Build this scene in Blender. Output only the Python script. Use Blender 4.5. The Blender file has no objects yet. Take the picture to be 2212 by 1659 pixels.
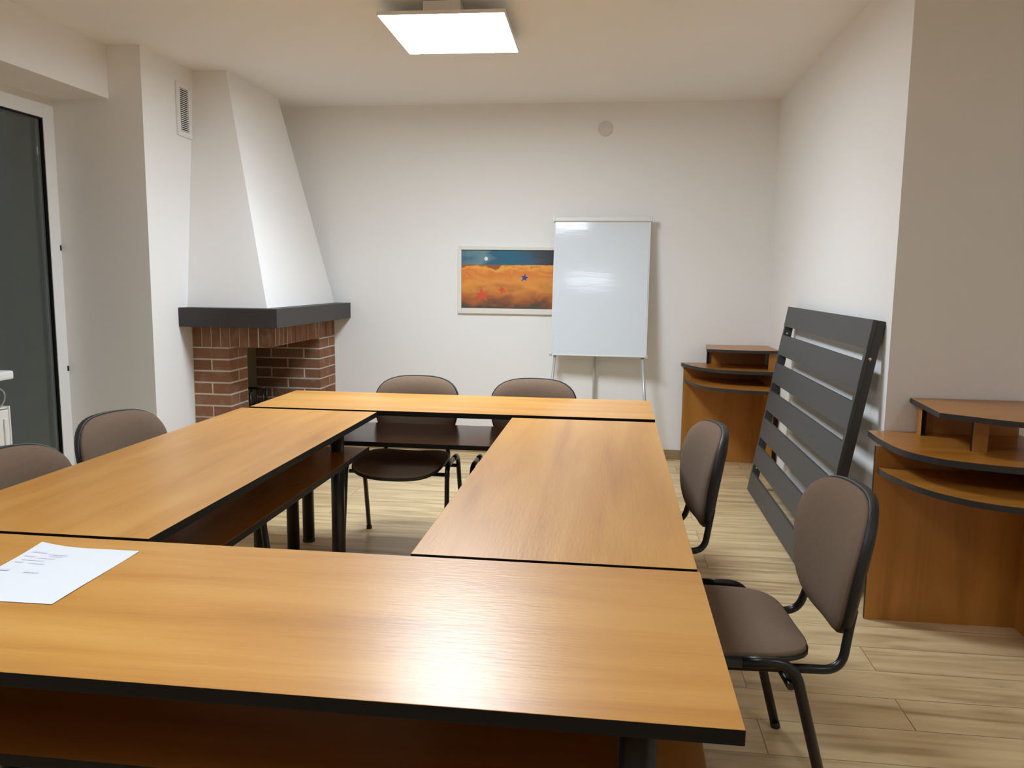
import bpy, bmesh, math, random
from mathutils import Matrix, Vector
random.seed(7)
C = bpy.context.scene.collection
S = bpy.context.scene
PI = math.pi

# ------------------------------------------------------------------ camera, world, exposure
cam_d = bpy.data.cameras.new('camera')
cam = bpy.data.objects.new('camera', cam_d); C.objects.link(cam)
cam_d.sensor_fit = 'HORIZONTAL'; cam_d.sensor_width = 36.0
cam_d.lens = 36.0 * 1736.05 / 2212.0
cam_d.clip_start = 0.02
RM = [[0.99195835, 0.12606628, 0.01122202],
      [-0.02744917, 0.12773122, 0.99142891],
      [-0.12355236, 0.98376421, -0.13016447]]
r, u, f = (Vector(v) for v in RM)
m = Matrix.Identity(4)
for i in range(3):
    m[i][0], m[i][1], m[i][2] = r[i], u[i], -f[i]
m[2][3] = 1.37
cam.matrix_world = m
S.camera = cam
S.view_settings.view_transform = 'Standard'
S.view_settings.look = 'None'
S.view_settings.gamma = 1.0
S.view_settings.use_curve_mapping = False
S.view_settings.exposure = 0.0
LAMP = 47.0            # radiance of the ceiling panel over the far tables
LAMP_SIDE = 11.0         # the panel in the side bay to the right
LAMP_NEAR = 18.5        # the matching panel above the camera's end of the room
SPREAD = 140.0           # beam angle of the panels, degrees
w = bpy.data.worlds.new('night'); S.world = w; w.use_nodes = True
w.node_tree.nodes['Background'].inputs[0].default_value = (0.03, 0.034, 0.04, 1)
w.node_tree.nodes['Background'].inputs[1].default_value = 1.0
S.cycles.max_bounces = 14
S.cycles.diffuse_bounces = 10
S.cycles.glossy_bounces = 6

# ------------------------------------------------------------------ materials
def lin(c):
    return tuple(((v / 255) / 12.92 if v / 255 <= 0.04045 else ((v / 255 + 0.055) / 1.055) ** 2.4) for v in c) + (1.0,)

def mat(name, col, rough=0.5, spec=0.5, metal=0.0, bump=None, var=0.0, varscale=3.0):
    """col is linear rgb; bump = (scale, strength)"""
    mt = bpy.data.materials.new(name); mt.use_nodes = True
    nt = mt.node_tree; b = nt.nodes['Principled BSDF']
    b.inputs['Base Color'].default_value = tuple(col[:3]) + (1,)
    b.inputs['Roughness'].default_value = rough
    b.inputs['Specular IOR Level'].default_value = spec
    b.inputs['Metallic'].default_value = metal
    tc = nt.nodes.new('ShaderNodeTexCoord')
    if bump:
        n = nt.nodes.new('ShaderNodeTexNoise'); n.inputs['Scale'].default_value = bump[0]; n.inputs['Detail'].default_value = 4
        bp = nt.nodes.new('ShaderNodeBump'); bp.inputs['Strength'].default_value = bump[1]; bp.inputs['Distance'].default_value = 0.002
        nt.links.new(tc.outputs['Object'], n.inputs['Vector'])
        nt.links.new(n.outputs['Fac'], bp.inputs['Height'])
        nt.links.new(bp.outputs['Normal'], b.inputs['Normal'])
    if var:
        n2 = nt.nodes.new('ShaderNodeTexNoise'); n2.inputs['Scale'].default_value = varscale; n2.inputs['Detail'].default_value = 5
        hs = nt.nodes.new('ShaderNodeMix'); hs.data_type = 'RGBA'
        hs.inputs['A'].default_value = tuple(c * (1 - var) for c in col[:3]) + (1,)
        hs.inputs['B'].default_value = tuple(min(1, c * (1 + var)) for c in col[:3]) + (1,)
        nt.links.new(tc.outputs['Object'], n2.inputs['Vector'])
        nt.links.new(n2.outputs['Fac'], hs.inputs['Factor'])
        nt.links.new(hs.outputs['Result'], b.inputs['Base Color'])
    return mt

def wood(name, ramp, axis='X', rough=0.3, bump=0.12, gscale=1.0, spec=0.5):
    mt = bpy.data.materials.new(name); mt.use_nodes = True
    nt = mt.node_tree; L = nt.links; b = nt.nodes['Principled BSDF']
    tc = nt.nodes.new('ShaderNodeTexCoord'); oi = nt.nodes.new('ShaderNodeObjectInfo')
    add = nt.nodes.new('ShaderNodeVectorMath'); add.operation = 'ADD'
    sc = nt.nodes.new('ShaderNodeVectorMath'); sc.operation = 'SCALE'; sc.inputs['Scale'].default_value = 37.0
    L.new(oi.outputs['Random'], sc.inputs[0]); L.new(tc.outputs['Object'], add.inputs[0]); L.new(sc.outputs[0], add.inputs[1])
    mp = nt.nodes.new('ShaderNodeMapping')
    s = {'X': (0.9, 9, 9), 'Z': (9, 9, 0.9)}[axis]
    mp.inputs['Scale'].default_value = tuple(v * gscale for v in s)
    L.new(add.outputs[0], mp.inputs['Vector'])
    n = nt.nodes.new('ShaderNodeTexNoise'); n.inputs['Scale'].default_value = 1.0; n.inputs['Detail'].default_value = 6
    n.inputs['Roughness'].default_value = 0.55; n.inputs['Distortion'].default_value = 0.6
    L.new(mp.outputs[0], n.inputs['Vector'])
    mp2 = nt.nodes.new('ShaderNodeMapping')
    s2 = {'X': (4, 130, 130), 'Z': (130, 130, 4)}[axis]
    mp2.inputs['Scale'].default_value = s2
    L.new(add.outputs[0], mp2.inputs['Vector'])
    n2 = nt.nodes.new('ShaderNodeTexNoise'); n2.inputs['Scale'].default_value = 1.0; n2.inputs['Detail'].default_value = 3
    L.new(mp2.outputs[0], n2.inputs['Vector'])
    mx = nt.nodes.new('ShaderNodeMath'); mx.operation = 'MULTIPLY_ADD'; mx.inputs[1].default_value = 0.14
    L.new(n2.outputs['Fac'], mx.inputs[0]); L.new(n.outputs['Fac'], mx.inputs[2])
    cr = nt.nodes.new('ShaderNodeValToRGB')
    els = cr.color_ramp.elements
    els[0].position, els[0].color = ramp[0][0], tuple(ramp[0][1]) + (1,)
    els[1].position, els[1].color = ramp[-1][0], tuple(ramp[-1][1]) + (1,)
    for p, c in ramp[1:-1]:
        e = els.new(p); e.color = tuple(c) + (1,)
    L.new(mx.outputs[0], cr.inputs['Fac']); L.new(cr.outputs['Color'], b.inputs['Base Color'])
    b.inputs['Roughness'].default_value = rough
    b.inputs['Specular IOR Level'].default_value = spec
    bp = nt.nodes.new('ShaderNodeBump'); bp.inputs['Strength'].default_value = bump; bp.inputs['Distance'].default_value = 0.001
    mp3 = nt.nodes.new('ShaderNodeMapping')
    mp3.inputs['Scale'].default_value = {'X': (22, 130, 130), 'Z': (130, 130, 22)}[axis]
    L.new(tc.outputs['Object'], mp3.inputs['Vector'])
    n3 = nt.nodes.new('ShaderNodeTexNoise'); n3.inputs['Scale'].default_value = 1.0; n3.inputs['Detail'].default_value = 2
    L.new(mp3.outputs[0], n3.inputs['Vector'])
    L.new(n3.outputs['Fac'], bp.inputs['Height']); L.new(bp.outputs['Normal'], b.inputs['Normal'])
    return mt

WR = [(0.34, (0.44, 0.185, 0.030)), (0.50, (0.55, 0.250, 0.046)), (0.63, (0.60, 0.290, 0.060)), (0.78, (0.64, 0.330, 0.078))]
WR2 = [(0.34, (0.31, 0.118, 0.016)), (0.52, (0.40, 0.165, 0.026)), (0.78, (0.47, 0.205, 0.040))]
WRD = [(0.34, (0.17, 0.065, 0.012)), (0.52, (0.22, 0.090, 0.018)), (0.78, (0.26, 0.112, 0.026))]  # table wood darkened, shade under the tops put into the colour
M = {}
M['white'] = mat('white_wall_paint', (0.84, 0.83, 0.81), 0.9, 0.2, bump=(260, 0.10))
M['ceil'] = mat('white_ceiling_paint', (0.84, 0.82, 0.80), 0.95, 0.1, bump=(200, 0.10))
M['top'] = wood('alder_laminate', WR, 'X', 0.33, 0.40, spec=0.75)
M['shelf'] = wood('alder_laminate_shaded', WRD, 'X', 0.20, 0.05)  # shaded copy of the top's laminate, for the lower shelves
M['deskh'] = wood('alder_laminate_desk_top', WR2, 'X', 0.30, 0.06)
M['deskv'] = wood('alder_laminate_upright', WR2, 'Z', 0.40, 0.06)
M['edge'] = mat('black_edging', (0.006, 0.0055, 0.0055), 0.5, 0.22, bump=(300, 0.05))
M['edgeg'] = mat('charcoal_edging', (0.030, 0.029, 0.029), 0.5, 0.4, bump=(300, 0.05))
M['blackmetal'] = mat('black_lacquered_steel', (0.008, 0.008, 0.009), 0.32, 0.5, bump=(150, 0.03))
M['plastic'] = mat('black_plastic', (0.016, 0.016, 0.018), 0.5, 0.45, bump=(500, 0.15))
M['fabric'] = mat('brown_weave', (0.205, 0.143, 0.100), 0.95, 0.15, bump=(900, 0.5), var=0.10, varscale=60)
M['slat'] = mat('anthracite_lacquer', (0.064, 0.065, 0.065), 0.5, 0.4, bump=(300, 0.06))
M['slatframe'] = mat('anthracite_frame', (0.052, 0.052, 0.053), 0.45, 0.4, bump=(300, 0.04))
M['steel'] = mat('zinc_plated_steel', (0.75, 0.74, 0.72), 0.25, 0.5, 1.0, bump=(100, 0.02))
M['pvc'] = mat('white_pvc', (0.80, 0.79, 0.77), 0.35, 0.5, bump=(80, 0.01))
M['gasket'] = mat('black_gasket', (0.010, 0.010, 0.010), 0.6, 0.3, bump=(200, 0.02))
M['dark'] = mat('hearth_black_and_shade', (0.02, 0.018, 0.017), 0.8, 0.2, bump=(100, 0.02))  # black of the hearth; also stands for shade in the vent duct
M['enamel'] = mat('white_enamel', (0.80, 0.79, 0.74), 0.35, 0.5, bump=(80, 0.01))
M['sill'] = mat('white_sill_laminate', (0.82, 0.82, 0.80), 0.3, 0.5, bump=(80, 0.01))
M['alu'] = mat('grey_painted_tube', (0.50, 0.52, 0.52), 0.35, 0.5, 0.3, bump=(80, 0.01))
M['boardframe'] = mat('white_board_frame', (0.72, 0.71, 0.68), 0.4, 0.5, bump=(80, 0.01))
M['mantel'] = mat('charcoal_mantel_paint', (0.036, 0.031, 0.031), 0.5, 0.4, bump=(60, 0.10), var=0.15, varscale=8)
M['mortar'] = mat('pale_mortar', (0.60, 0.55, 0.48), 0.95, 0.1, bump=(180, 0.6), var=0.15, varscale=30)
M['frame_white'] = mat('cream_picture_frame', (0.76, 0.74, 0.68), 0.45, 0.4, bump=(80, 0.02))
M['paper'] = mat('white_paper', (0.74, 0.77, 0.81), 0.7, 0.3, bump=(40, 0.03))
M['paperink'] = mat('faint_print_showing_through', (0.66, 0.68, 0.79), 0.7, 0.3, bump=(40, 0.03))
M['cord'] = mat('pale_cord', (0.45, 0.44, 0.40), 0.6, 0.3, bump=(80, 0.01))
M['rubber'] = mat('black_foot', (0.02, 0.02, 0.02), 0.6, 0.4, bump=(80, 0.02))
M['cap'] = mat('white_wall_cap', (0.70, 0.67, 0.63), 0.7, 0.3, bump=(80, 0.02))
M['outdoor'] = mat('dark_terrace', (0.05, 0.05, 0.05), 0.9, 0.1, bump=(40, 0.2))
M['plaster'] = mat('bare_plaster_patch', (0.78, 0.76, 0.76), 0.95, 0.1, bump=(120, 0.2), var=0.06, varscale=30)

def whiteboard_mat():
    mt = mat('glossy_whiteboard', (0.69, 0.735, 0.775), 0.11, 0.4)
    nt = mt.node_tree; b = nt.nodes['Principled BSDF']; L = nt.links
    tc = nt.nodes['Texture Coordinate'] if 'Texture Coordinate' in nt.nodes else nt.nodes.new('ShaderNodeTexCoord')
    mp = nt.nodes.new('ShaderNodeMapping'); mp.inputs['Scale'].default_value = (5, 5, 28)
    n = nt.nodes.new('ShaderNodeTexNoise'); n.inputs['Scale'].default_value = 1.2; n.inputs['Detail'].default_value = 3
    bp = nt.nodes.new('ShaderNodeBump'); bp.inputs['Strength'].default_value = 0.5; bp.inputs['Distance'].default_value = 0.001
    L.new(tc.outputs['Object'], mp.inputs['Vector']); L.new(mp.outputs[0], n.inputs['Vector'])
    L.new(n.outputs['Fac'], bp.inputs['Height']); L.new(bp.outputs['Normal'], b.inputs['Normal'])
    return mt
M['board'] = whiteboard_mat()

def glass_mat():
    mt = bpy.data.materials.new('window_glass'); mt.use_nodes = True
    b = mt.node_tree.nodes['Principled BSDF']
    b.inputs['Base Color'].default_value = (0.80, 0.86, 0.83, 1)
    b.inputs['Transmission Weight'].default_value = 1.0
    b.inputs['Roughness'].default_value = 0.0
    b.inputs['IOR'].default_value = 1.52
    return mt
M['glass'] = glass_mat()

def lamp_mat(name, s):
    mt = bpy.data.materials.new(name); mt.use_nodes = True
    nt = mt.node_tree; b = nt.nodes['Principled BSDF']
    b.inputs['Base Color'].default_value = (0.8, 0.8, 0.8, 1)
    b.inputs['Emission Color'].default_value = (0.79, 0.893, 1.0, 1)
    b.inputs['Emission Strength'].default_value = s
    return mt
M['lamp'] = lamp_mat('lit_diffuser', LAMP)
M['lamp2'] = lamp_mat('lit_diffuser_near', LAMP_NEAR)
M['lamp3'] = lamp_mat('lit_diffuser_side', LAMP_SIDE)

def brick_mat():
    mt = bpy.data.materials.new('red_brick'); mt.use_nodes = True
    nt = mt.node_tree; L = nt.links; b = nt.nodes['Principled BSDF']
    g = nt.nodes.new('ShaderNodeNewGeometry'); tc = nt.nodes.new('ShaderNodeTexCoord')
    cr = nt.nodes.new('ShaderNodeValToRGB')
    cr.color_ramp.elements[0].color = (0.205, 0.092, 0.048, 1)
    cr.color_ramp.elements[1].color = (0.305, 0.148, 0.084, 1)
    L.new(g.outputs['Random Per Island'], cr.inputs['Fac'])
    n = nt.nodes.new('ShaderNodeTexNoise'); n.inputs['Scale'].default_value = 14; n.inputs['Detail'].default_value = 6
    L.new(tc.outputs['Object'], n.inputs['Vector'])
    mr = nt.nodes.new('ShaderNodeMapRange'); mr.inputs['From Min'].default_value = 0.52; mr.inputs['From Max'].default_value = 0.80
    mr.inputs['To Max'].default_value = 0.55
    L.new(n.outputs['Fac'], mr.inputs['Value'])
    mx = nt.nodes.new('ShaderNodeMix'); mx.data_type = 'RGBA'; mx.inputs['B'].default_value = (0.36, 0.27, 0.22, 1)
    L.new(mr.outputs[0], mx.inputs['Factor']); L.new(cr.outputs['Color'], mx.inputs['A'])
    L.new(mx.outputs['Result'], b.inputs['Base Color'])
    b.inputs['Roughness'].default_value = 0.9; b.inputs['Specular IOR Level'].default_value = 0.2
    n2 = nt.nodes.new('ShaderNodeTexNoise'); n2.inputs['Scale'].default_value = 120; n2.inputs['Detail'].default_value = 4
    L.new(tc.outputs['Object'], n2.inputs['Vector'])
    bp = nt.nodes.new('ShaderNodeBump'); bp.inputs['Strength'].default_value = 0.4; bp.inputs['Distance'].default_value = 0.002
    L.new(n2.outputs['Fac'], bp.inputs['Height']); L.new(bp.outputs['Normal'], b.inputs['Normal'])
    return mt
M['brick'] = brick_mat()
M['lining'] = mat('olive_plaster', (0.22, 0.185, 0.10), 0.9, 0.1, bump=(60, 0.3), var=0.2, varscale=8)  # olive-tan plaster, tone varied by noise

def floor_mat():
    mt = bpy.data.materials.new('oak_laminate_planks'); mt.use_nodes = True
    nt = mt.node_tree; L = nt.links; b = nt.nodes['Principled BSDF']
    tc = nt.nodes.new('ShaderNodeTexCoord')
    br = nt.nodes.new('ShaderNodeTexBrick')
    br.inputs['Color1'].default_value = (0, 0, 0, 1); br.inputs['Color2'].default_value = (1, 1, 1, 1)
    br.inputs['Mortar'].default_value = (0.5, 0.5, 0.5, 1)
    br.inputs['Scale'].default_value = 1.0; br.inputs['Mortar Size'].default_value = 0.0016
    br.inputs['Brick Width'].default_value = 1.29; br.inputs['Row Height'].default_value = 0.193
    br.inputs['Bias'].default_value = 0.0
    br.offset = 0.37; br.offset_frequency = 2
    mpb = nt.nodes.new('ShaderNodeMapping'); mpb.inputs['Location'].default_value = (0.33, 0.05, 0)
    L.new(tc.outputs['Object'], mpb.inputs['Vector']); L.new(mpb.outputs[0], br.inputs['Vector'])
    sep = nt.nodes.new('ShaderNodeSeparateColor'); L.new(br.outputs['Color'], sep.inputs[0])
    # per-plank shift of the grain
    sc = nt.nodes.new('ShaderNodeVectorMath'); sc.operation = 'SCALE'; sc.inputs['Scale'].default_value = 23.0
    L.new(br.outputs['Color'], sc.inputs[0])
    add = nt.nodes.new('ShaderNodeVectorMath'); add.operation = 'ADD'
    L.new(tc.outputs['Object'], add.inputs[0]); L.new(sc.outputs[0], add.inputs[1])
    mp = nt.nodes.new('ShaderNodeMapping'); mp.inputs['Scale'].default_value = (1.6, 15, 1)
    L.new(add.outputs[0], mp.inputs['Vector'])
    n = nt.nodes.new('ShaderNodeTexNoise'); n.inputs['Scale'].default_value = 1; n.inputs['Detail'].default_value = 7; n.inputs['Distortion'].default_value = 0.8
    L.new(mp.outputs[0], n.inputs['Vector'])
    mp2 = nt.nodes.new('ShaderNodeMapping'); mp2.inputs['Scale'].default_value = (3.5, 11, 1)
    L.new(add.outputs[0], mp2.inputs['Vector'])
    n2 = nt.nodes.new('ShaderNodeTexNoise'); n2.inputs['Scale'].default_value = 1; n2.inputs['Detail'].default_value = 3
    L.new(mp2.outputs[0], n2.inputs['Vector'])
    cr = nt.nodes.new('ShaderNodeValToRGB'); e = cr.color_ramp.elements
    e[0].position, e[0].color = 0.30, (0.40, 0.275, 0.135, 1)
    e[1].position, e[1].color = 0.72, (0.76, 0.585, 0.33, 1)
    k = e.new(0.46); k.color = (0.60, 0.44, 0.235, 1)
    k = e.new(0.56); k.color = (0.69, 0.52, 0.285, 1)
    mm = nt.nodes.new('ShaderNodeMath'); mm.operation = 'MULTIPLY_ADD'; mm.inputs[1].default_value = 0.10; 
    L.new(sep.outputs[0], mm.inputs[0]); L.new(n.outputs['Fac'], mm.inputs[2])
    ms = nt.nodes.new('ShaderNodeMath'); ms.operation = 'SUBTRACT'; ms.inputs[1].default_value = 0.05
    L.new(mm.outputs[0], ms.inputs[0]); L.new(ms.outputs[0], cr.inputs['Fac'])
    # darker knots
    mr = nt.nodes.new('ShaderNodeMapRange'); mr.inputs['From Min'].default_value = 0.62; mr.inputs['From Max'].default_value = 0.78; mr.inputs['To Max'].default_value = 0.55
    L.new(n2.outputs['Fac'], mr.inputs['Value'])
    mk = nt.nodes.new('ShaderNodeMix'); mk.data_type = 'RGBA'; mk.inputs['B'].default_value = (0.28, 0.19, 0.11, 1)
    L.new(mr.outputs[0], mk.inputs['Factor']); L.new(cr.outputs['Color'], mk.inputs['A'])
    md = nt.nodes.new('ShaderNodeMix'); md.data_type = 'RGBA'; md.inputs['B'].default_value = (0.12, 0.08, 0.045, 1)
    mf = nt.nodes.new('ShaderNodeMath'); mf.operation = 'MULTIPLY'; mf.inputs[1].default_value = 0.8
    L.new(br.outputs['Fac'], mf.inputs[0]); L.new(mf.outputs[0], md.inputs['Factor']); L.new(mk.outputs['Result'], md.inputs['A'])
    L.new(md.outputs['Result'], b.inputs['Base Color'])
    b.inputs['Roughness'].default_value = 0.38; b.inputs['Specular IOR Level'].default_value = 0.45
    bp = nt.nodes.new('ShaderNodeBump'); bp.inputs['Strength'].default_value = 0.12; bp.inputs['Distance'].default_value = 0.001
    L.new(n.outputs['Fac'], bp.inputs['Height']); L.new(bp.outputs['Normal'], b.inputs['Normal'])
    return mt
M['floor'] = floor_mat()

def oak_mat():
    return wood('oak_skirting', [(0.3, (0.22, 0.15, 0.07)), (0.55, (0.32, 0.225, 0.11)), (0.75, (0.38, 0.28, 0.15))], 'X', 0.45, 0.05)
M['oak'] = oak_mat()

def paint_mat(name, ramp, sx, sz, seed, detail=6):
    mt = bpy.data.materials.new(name); mt.use_nodes = True
    nt = mt.node_tree; L = nt.links; b = nt.nodes['Principled BSDF']
    tc = nt.nodes.new('ShaderNodeTexCoord'); mp = nt.nodes.new('ShaderNodeMapping')
    mp.inputs['Scale'].default_value = (sx, 1, sz); mp.inputs['Location'].default_value = (seed, seed * 2, 0)
    n = nt.nodes.new('ShaderNodeTexNoise'); n.inputs['Scale'].default_value = 1; n.inputs['Detail'].default_value = detail; n.inputs['Distortion'].default_value = 0.5
    L.new(tc.outputs['Object'], mp.inputs['Vector']); L.new(mp.outputs[0], n.inputs['Vector'])
    sp = nt.nodes.new('ShaderNodeSeparateXYZ'); L.new(tc.outputs['Object'], sp.inputs[0])
    return mt, nt, L, b, n, sp

def ramp_node(nt, stops):
    cr = nt.nodes.new('ShaderNodeValToRGB'); e = cr.color_ramp.elements
    e[0].position, e[0].color = stops[0][0], lin(stops[0][1])
    e[1].position, e[1].color = stops[-1][0], lin(stops[-1][1])
    for p, c in stops[1:-1]:
        k = e.new(p); k.color = lin(c)
    return cr

def sky_paint():
    mt, nt, L, b, n, sp = paint_mat('painted_dusk_sky', None, 3.5, 14, 1.3)
    mr = nt.nodes.new('ShaderNodeMapRange'); mr.inputs['From Min'].default_value = 0.0; mr.inputs['From Max'].default_value = 0.72
    L.new(sp.outputs['X'], mr.inputs['Value'])
    ad = nt.nodes.new('ShaderNodeMath'); ad.operation = 'MULTIPLY_ADD'; ad.inputs[1].default_value = 0.55
    L.new(n.outputs['Fac'], ad.inputs[0]); L.new(mr.outputs[0], ad.inputs[2])
    sb = nt.nodes.new('ShaderNodeMath'); sb.operation = 'SUBTRACT'; sb.inputs[1].default_value = 0.27; L.new(ad.outputs[0], sb.inputs[0])
    cr = ramp_node(nt, [(0.0, (66, 105, 128)), (0.22, (108, 140, 150)), (0.36, (40, 96, 118)), (0.55, (28, 100, 126)), (0.70, (52, 84, 108)), (0.82, (62, 66, 76)), (1.0, (50, 52, 60))])
    L.new(sb.outputs[0], cr.inputs['Fac']); L.new(cr.outputs['Color'], b.inputs['Base Color'])
    b.inputs['Roughness'].default_value = 0.6
    return mt

def field_paint():
    mt, nt, L, b, n, sp = paint_mat('painted_ochre_field', None, 6, 13, 4.1)
    mr = nt.nodes.new('ShaderNodeMapRange'); mr.inputs['From Min'].default_value = 0.0; mr.inputs['From Max'].default_value = 0.335
    L.new(sp.outputs['Z'], mr.inputs['Value'])
    ad = nt.nodes.new('ShaderNodeMath'); ad.operation = 'MULTIPLY_ADD'; ad.inputs[1].default_value = 0.85
    L.new(n.outputs['Fac'], ad.inputs[0]); L.new(mr.outputs[0], ad.inputs[2])
    sb = nt.nodes.new('ShaderNodeMath'); sb.operation = 'SUBTRACT'; sb.inputs[1].default_value = 0.42; L.new(ad.outputs[0], sb.inputs[0])
    cr = ramp_node(nt, [(0.0, (78, 70, 55)), (0.10, (128, 78, 46)), (0.28, (176, 98, 46)), (0.45, (208, 134, 56)), (0.62, (226, 148, 62)), (0.80, (216, 124, 50)), (0.93, (240, 165, 64)), (1.0, (150, 84, 44))])
    L.new(sb.outputs[0], cr.inputs['Fac']); L.new(cr.outputs['Color'], b.inputs['Base Color'])
    b.inputs['Roughness'].default_value = 0.6
    return mt
M['sky_paint'] = sky_paint(); M['field_paint'] = field_paint()
M['red_paint'] = mat('coral_red_paint', lin((214, 88, 62)), 0.6, 0.3, bump=(60, 0.1), var=0.12, varscale=30)
M['blue_paint'] = mat('cobalt_blue_paint', lin((52, 70, 150)), 0.6, 0.3, bump=(60, 0.1), var=0.12, varscale=30)
M['moon_paint'] = mat('pale_moon_paint', lin((222, 232, 228)), 0.6, 0.3, bump=(60, 0.1))

# ------------------------------------------------------------------ mesh helpers
def new(): return bmesh.new()

def box(bm, x0, x1, y0, y1, z0, z1, mi=0, bevel=0.0, mtx=None):
    r = bmesh.ops.create_cube(bm, size=1.0)
    vs = r['verts']
    for v in vs:
        v.co = Vector(((x0 + x1) / 2 + v.co.x * (x1 - x0), (y0 + y1) / 2 + v.co.y * (y1 - y0), (z0 + z1) / 2 + v.co.z * (z1 - z0)))
    fs = list({fc for v in vs for fc in v.link_faces})
    for fc in fs: fc.material_index = mi
    if bevel > 0:
        es = list({e for v in vs for e in v.link_edges})
        rr = bmesh.ops.bevel(bm, geom=es, offset=bevel, segments=2, affect='EDGES', profile=0.6)
        for fc in rr['faces']: fc.material_index = mi
        vs = list({v for fc in rr['faces'] for v in fc.verts} | {v for v in vs if v.is_valid})
    if mtx is not None:
        for v in vs: v.co = mtx @ v.co
    return vs

def prism(bm, pts, z0, z1, side_mi=0, top_mi=0, bottom_mi=None):
    """extruded polygon (counter-clockwise in xy)"""
    lo = [bm.verts.new((x, y, z0)) for x, y in pts]
    hi = [bm.verts.new((x, y, z1)) for x, y in pts]
    ft = bm.faces.new(hi); ft.material_index = top_mi
    fb = bm.faces.new(list(reversed(lo))); fb.material_index = top_mi if bottom_mi is None else bottom_mi
    n = len(pts)
    for i in range(n):
        q = bm.faces.new((lo[i], lo[(i + 1) % n], hi[(i + 1) % n], hi[i])); q.material_index = side_mi
    return lo + hi

def tube(bm, pts, rad, seg=12, mi=0, flat=1.0, cap=True):
    """swept round tube through pts"""
    pts = [Vector(p) for p in pts]
    rings = []
    up = None
    for i, p in enumerate(pts):
        if i == 0: t = pts[1] - pts[0]
        elif i == len(pts) - 1: t = pts[-1] - pts[-2]
        else: t = (pts[i + 1] - pts[i]).normalized() + (pts[i] - pts[i - 1]).normalized()
        t.normalize()
        if up is None:
            up = Vector((1, 0, 0)) if abs(t.x) < 0.9 else Vector((0, 1, 0))
        side = t.cross(up)
        if side.length < 1e-5: side = t.cross(Vector((0, 1, 0)))
        side.normalize(); up = side.cross(t).normalized()
        rr = rad[i] if isinstance(rad, (list, tuple)) else rad
        rings.append([bm.verts.new(p + (side * math.cos(a) + up * math.sin(a) * flat) * rr) for a in (2 * PI * k / seg for k in range(seg))])
    for a, b in zip(rings, rings[1:]):
        for k in range(seg):
            fc = bm.faces.new((a[k], a[(k + 1) % seg], b[(k + 1) % seg], b[k])); fc.smooth = True; fc.material_index = mi
    if cap:
        fc = bm.faces.new(list(reversed(rings[0]))); fc.material_index = mi
        fc = bm.faces.new(rings[-1]); fc.material_index = mi

def bend(pts, rad=0.05, n=6):
    """round the inner corners of a polyline"""
    pts = [Vector(p) for p in pts]; out = [pts[0]]
    for i in range(1, len(pts) - 1):
        a, b, c = pts[i - 1], pts[i], pts[i + 1]
        d1 = (a - b); d2 = (c - b)
        rr = min(rad, d1.length * 0.49, d2.length * 0.49)
        p0 = b + d1.normalized() * rr; p1 = b + d2.normalized() * rr
        for k in range(n + 1):
            t = k / n
            out.append(p0 * (1 - t) ** 2 + b * 2 * t * (1 - t) + p1 * t * t)
    out.append(pts[-1]); return out

def cyl(bm, c, rad, z0, z1, seg=24, mi=0, smooth=True):
    lo = [bm.verts.new((c[0] + rad * math.cos(2 * PI * k / seg), c[1] + rad * math.sin(2 * PI * k / seg), z0)) for k in range(seg)]
    hi = [bm.verts.new((v.co.x, v.co.y, z1)) for v in lo]
    bm.faces.new(list(reversed(lo))).material_index = mi; bm.faces.new(hi).material_index = mi
    for k in range(seg):
        fc = bm.faces.new((lo[k], lo[(k + 1) % seg], hi[(k + 1) % seg], hi[k])); fc.smooth = smooth; fc.material_index = mi

def obj(name, bm, mats, parent=None, recalc=True):
    if recalc: bmesh.ops.recalc_face_normals(bm, faces=bm.faces[:])
    me = bpy.data.meshes.new(name); bm.to_mesh(me); bm.free()
    for k in (mats if isinstance(mats, (list, tuple)) else [mats]):
        me.materials.append(M[k])
    o = bpy.data.objects.new(name, me); C.objects.link(o)
    if parent is not None: o.parent = parent
    return o

def tag(o, label, cat, group=None):
    o['label'] = label; o['category'] = cat
    if group: o['group'] = group
    return o

def thing(name, label, cat, loc=(0, 0, 0), rz=0.0, group=None):
    o = bpy.data.objects.new(name, None); C.objects.link(o)
    o.empty_display_size = 0.1
    o.location = loc; o.rotation_euler = (0, 0, rz)
    return tag(o, label, cat, group)

def struct(name, bm, mats, parent=None):
    o = obj(name, bm, mats, parent)
    if parent is None: o['kind'] = 'structure'
    return o

def dup(root, loc, rz, label, group=None):
    q = root.copy(); C.objects.link(q); q.location = loc; q.rotation_euler = (0, 0, rz)
    q['label'] = label
    if group: q['group'] = group
    for ch in list(root.children):
        c = ch.copy(); C.objects.link(c); c.parent = q
        for g in ch.children:
            d = g.copy(); C.objects.link(d); d.parent = c
    return q

# ------------------------------------------------------------------ room shell
XL, XR, YB, YC, ZC = -2.728, 1.150, 6.200, 3.530, 2.670     # left wall, right wall, back wall, right-hand corner, ceiling
XE, YF = 3.30, -2.60                                         # rest of the room
XN, XD, YP = -2.950, -3.287, 4.490                           # near left wall, balcony door plane, face of the door recess

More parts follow.
